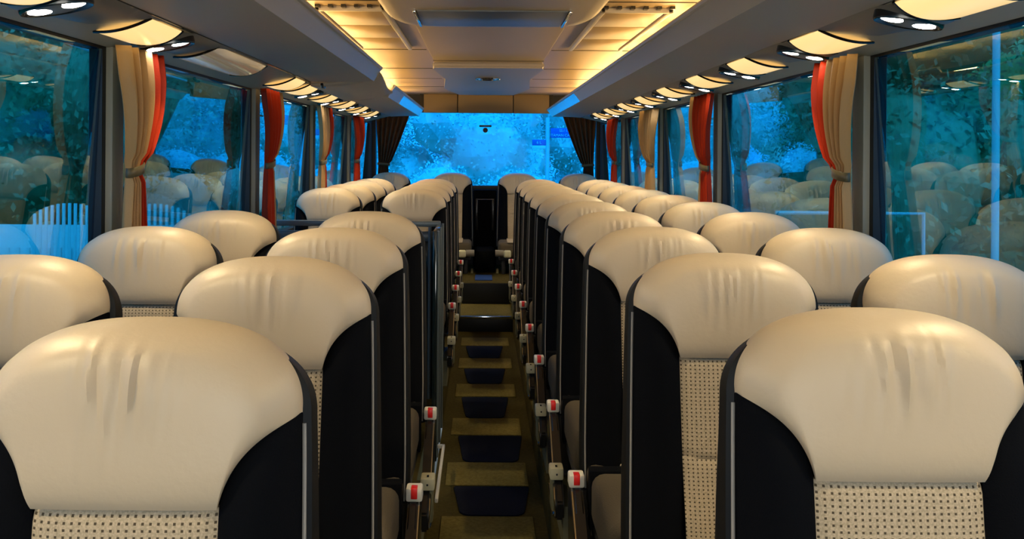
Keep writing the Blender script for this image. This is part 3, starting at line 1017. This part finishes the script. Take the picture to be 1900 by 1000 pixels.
def tree_proto(kind, seed):
    R = random.Random(seed)
    if kind == 'tree':
        blobs = [(R.uniform(-1.6, 1.6), R.uniform(-1.4, 1.4), R.uniform(2.2, 8.0), R.uniform(1.3, 2.2), R.uniform(1.3, 2.2), R.uniform(1.0, 1.9)) for _ in range(11)]
        fm = foliage_mesh('foliage', blobs, 16000, 0.085, M['leaf'] if seed % 2 else M['leaf_bright'], seed)
        trunk = MB().tube([(0, 0, 0), (0.1, 0, 2.5), (-0.1, 0.1, 5), (0, 0, 7)], [0.26, 0.2, 0.13, 0.05], 10)
    elif kind == 'pale':
        blobs = [(R.uniform(-1.7, 1.7), R.uniform(-1.0, 1.0), R.uniform(0.8, 5.0), R.uniform(1.1, 1.8), R.uniform(1.0, 1.5), R.uniform(1.0, 1.9)) for _ in range(14)]
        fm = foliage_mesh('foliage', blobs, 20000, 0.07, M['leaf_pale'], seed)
        trunk = MB().tube([(0, 0, 0), (0.1, 0, 2.5), (0, 0, 6)], [0.24, 0.18, 0.06], 10)
    else:
        blobs = [(R.uniform(-0.9, 0.9), R.uniform(-0.5, 0.5), R.uniform(0.6, 1.9), R.uniform(0.6, 1.0), R.uniform(0.5, 0.9), R.uniform(0.5, 0.8)) for _ in range(8)]
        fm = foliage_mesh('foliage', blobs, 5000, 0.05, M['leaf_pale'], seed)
        trunk = MB().tube([(0, 0, 0), (0.05, 0, 0.8), (0, 0, 1.6)], [0.06, 0.05, 0.02], 8)
    t = empty({'tree': 'tree', 'pale': 'pale_tree', 'shrub': 'shrub'}[kind])
    o = bpy.data.objects.new('foliage', fm); COL.objects.link(o); o.parent = t
    trunk.build('trunk', M['bark'], t)
    return t
def scatter(kind, seeds, spots, labels, cat, group, sc=1.0):
    pr = [tree_proto(kind, s) for s in seeds]; used = [False] * len(pr)
    for i, (x, y) in enumerate(spots):
        k = i % len(pr)
        o = copy_tree(pr[k]) if used[k] else pr[k]
        used[k] = True
        o.location = (x, y, GZ); o.rotation_euler = (0, 0, i * 1.9); o.scale = (sc,) * 3
        tag(o, labels[i], cat, group)
rs = [(-13.5, 34), (-9, 33), (-4.5, 34), (0, 33), (4.2, 34), (8.6, 33), (13.2, 34)]
scatter('pale', (1, 2, 3), rs, [f'pale leafy tree seen through the rear window, {w_}' for w_ in
        ('at its far left', 'second from the left', 'third from the left', 'in its middle', 'third from the right', 'second from the right', 'at its far right')],
        'tree', 'trees beyond the rear window')
ss = [(-7.7 + 2.2 * k, 22 + 0.7 * (k % 2)) for k in range(8)]
scatter('shrub', (5, 6), ss, [f'low pale shrub beyond the rear window, {w_}' for w_ in
        ('leftmost', 'second from left', 'third from left', 'fourth from left', 'fourth from right', 'third from right', 'second from right', 'rightmost')],
        'shrub', 'shrubs beyond the rear window')
ls = [(-8.5, 18.5), (-14.5, 22), (-8.3, 26), (-21, 30), (-15, 14)]
scatter('tree', (7, 8, 9), ls, [f'green tree outside the left windows, {w_}' for w_ in
        ('just behind the picket fence', 'behind the fence at the far left', 'second behind the picket fence', 'farthest from the bus', 'beside the far end of the fence')], 'tree', 'trees outside the left windows')
rs2 = [(7.5, 15.5), (14, 20), (9.5, 24), (16, 27), (21, 33), (13.5, 12.5)]
scatter('tree', (11, 12, 13), rs2, [f'green tree outside the right windows, {w_}' for w_ in
        ('nearest the bus', 'just behind the pale pole', 'bright one in line with the second pillar', 'far one in line with the third pillar', 'farthest to the rear', 'set back behind the nearest one')], 'tree', 'trees outside the right windows')

# white picket fence with fan tops on the left
t = empty('picket_fence', (-7.0, 15.0, GZ))
tag(t, 'white picket fence with fan shaped tops outside the left windows', 'fence')
m = MB(); m.box(-4.0, 2.9, 0, 0.12, 0, 1.52, 0.01)
m.build('low_wall', M['white_paint'], t)
m = MB()
x = -4.0
for cx in (-2.9, 0.25, 1.65):
    for k in range(-6, 7):
        px = cx + k * 0.095; h_ = 1.52 + 0.36 * sqrt(max(0, 1 - (k / 7) ** 2))
        m.box(px - 0.022, px + 0.022, -0.02, 0.02, 0.9, h_, 0.005)
m.build('pickets', M['white_paint'], t)
m = MB()
for k in range(40):
    px = -4.0 + 0.17 * k
    m.box(px, px + 0.05, -0.05, -0.01, 0.3, 1.15)
m.build('front_pickets', M['pole'], t)

# poles and signs
m = MB(); m.tube([(6.05, 10.8, GZ), (6.05, 10.8, 6.5)], 0.042, 12)
tag(m.build('lamp_pole', M['pole']), 'tall pale pole outside the near right window', 'pole')
m = MB(); m.tube([(3.2, 10.0, 0.86), (4.82, 10.0, 0.86), (4.82, 10.0, GZ)], 0.022, 8)
tag(m.build('handrail', M['pole']), 'thin pale handrail outside the near right window', 'handrail')
m = MB(); m.tube([(-1.9 - 9, 8.0, 6.1), (-4.1, 10.2, 2.64), (-4.0, 12, 2.4)], 0.015, 6)
t = empty('street_sign', (1.35, 19.0, GZ))
tag(t, 'street sign post with two blue name boards beyond the rear window', 'street sign')
m = MB(); m.tube([(0, 0, 0), (0, 0, 3.5)], 0.045, 12)
m.build('post', M['pole'], t)
def board(x0, x1, z0, z1, lines, strip=None):
    m = MB(); m.box(x0, x1, -0.05, -0.02, z0, z1, 0.004)
    b = m.build('name_board', M['sign_blue'], t)
    if strip:
        m = MB(); m.box(x0, x1, -0.05, -0.02, strip[0], strip[1], 0.004)
        m.build('lower_strip', M['white_paint'], t)
    for txt, cx, cz, sz in lines:
        cu = bpy.data.curves.new('lettering', 'FONT'); cu.body = txt; cu.size = sz; cu.extrude = 0.002
        cu.align_x = 'CENTER'; cu.align_y = 'CENTER'
        o = bpy.data.objects.new('lettering', cu); COL.objects.link(o); o.parent = b
        o.location = (cx, -0.055, cz); o.rotation_euler = (radians(90), 0, 0)
        cu.materials.append(M['white_paint'])
        bpy.context.view_layer.update()
        me = bpy.data.meshes.new_from_object(o.evaluated_get(bpy.context.evaluated_depsgraph_get()))
        q = bpy.data.objects.new('lettering', me); COL.objects.link(q); q.parent = b
        q.location = o.location; q.rotation_euler = o.rotation_euler
        bpy.data.objects.remove(o)
    return b
board(0.06, 0.62, 3.08, 3.28, [('SS / 15', 0.34, 3.225, 0.075), ('TAMAN CALINA', 0.34, 3.13, 0.075)])
board(-0.32, -0.04, 2.92, 3.04, [('6 L', -0.18, 2.98, 0.08)], strip=(2.85, 2.915))
# overhead cable outside the left window
m = MB(); m.tube([(-5.5, 7.0, 3.30), (-5.5, 10.45, 2.98), (-5.5, 13.6, 2.85), (-5.5, 17.0, 2.80)], 0.018, 6)
tag(m.build('overhead_cable', M['pole']), 'thin pale cable outside the near left window', 'cable')
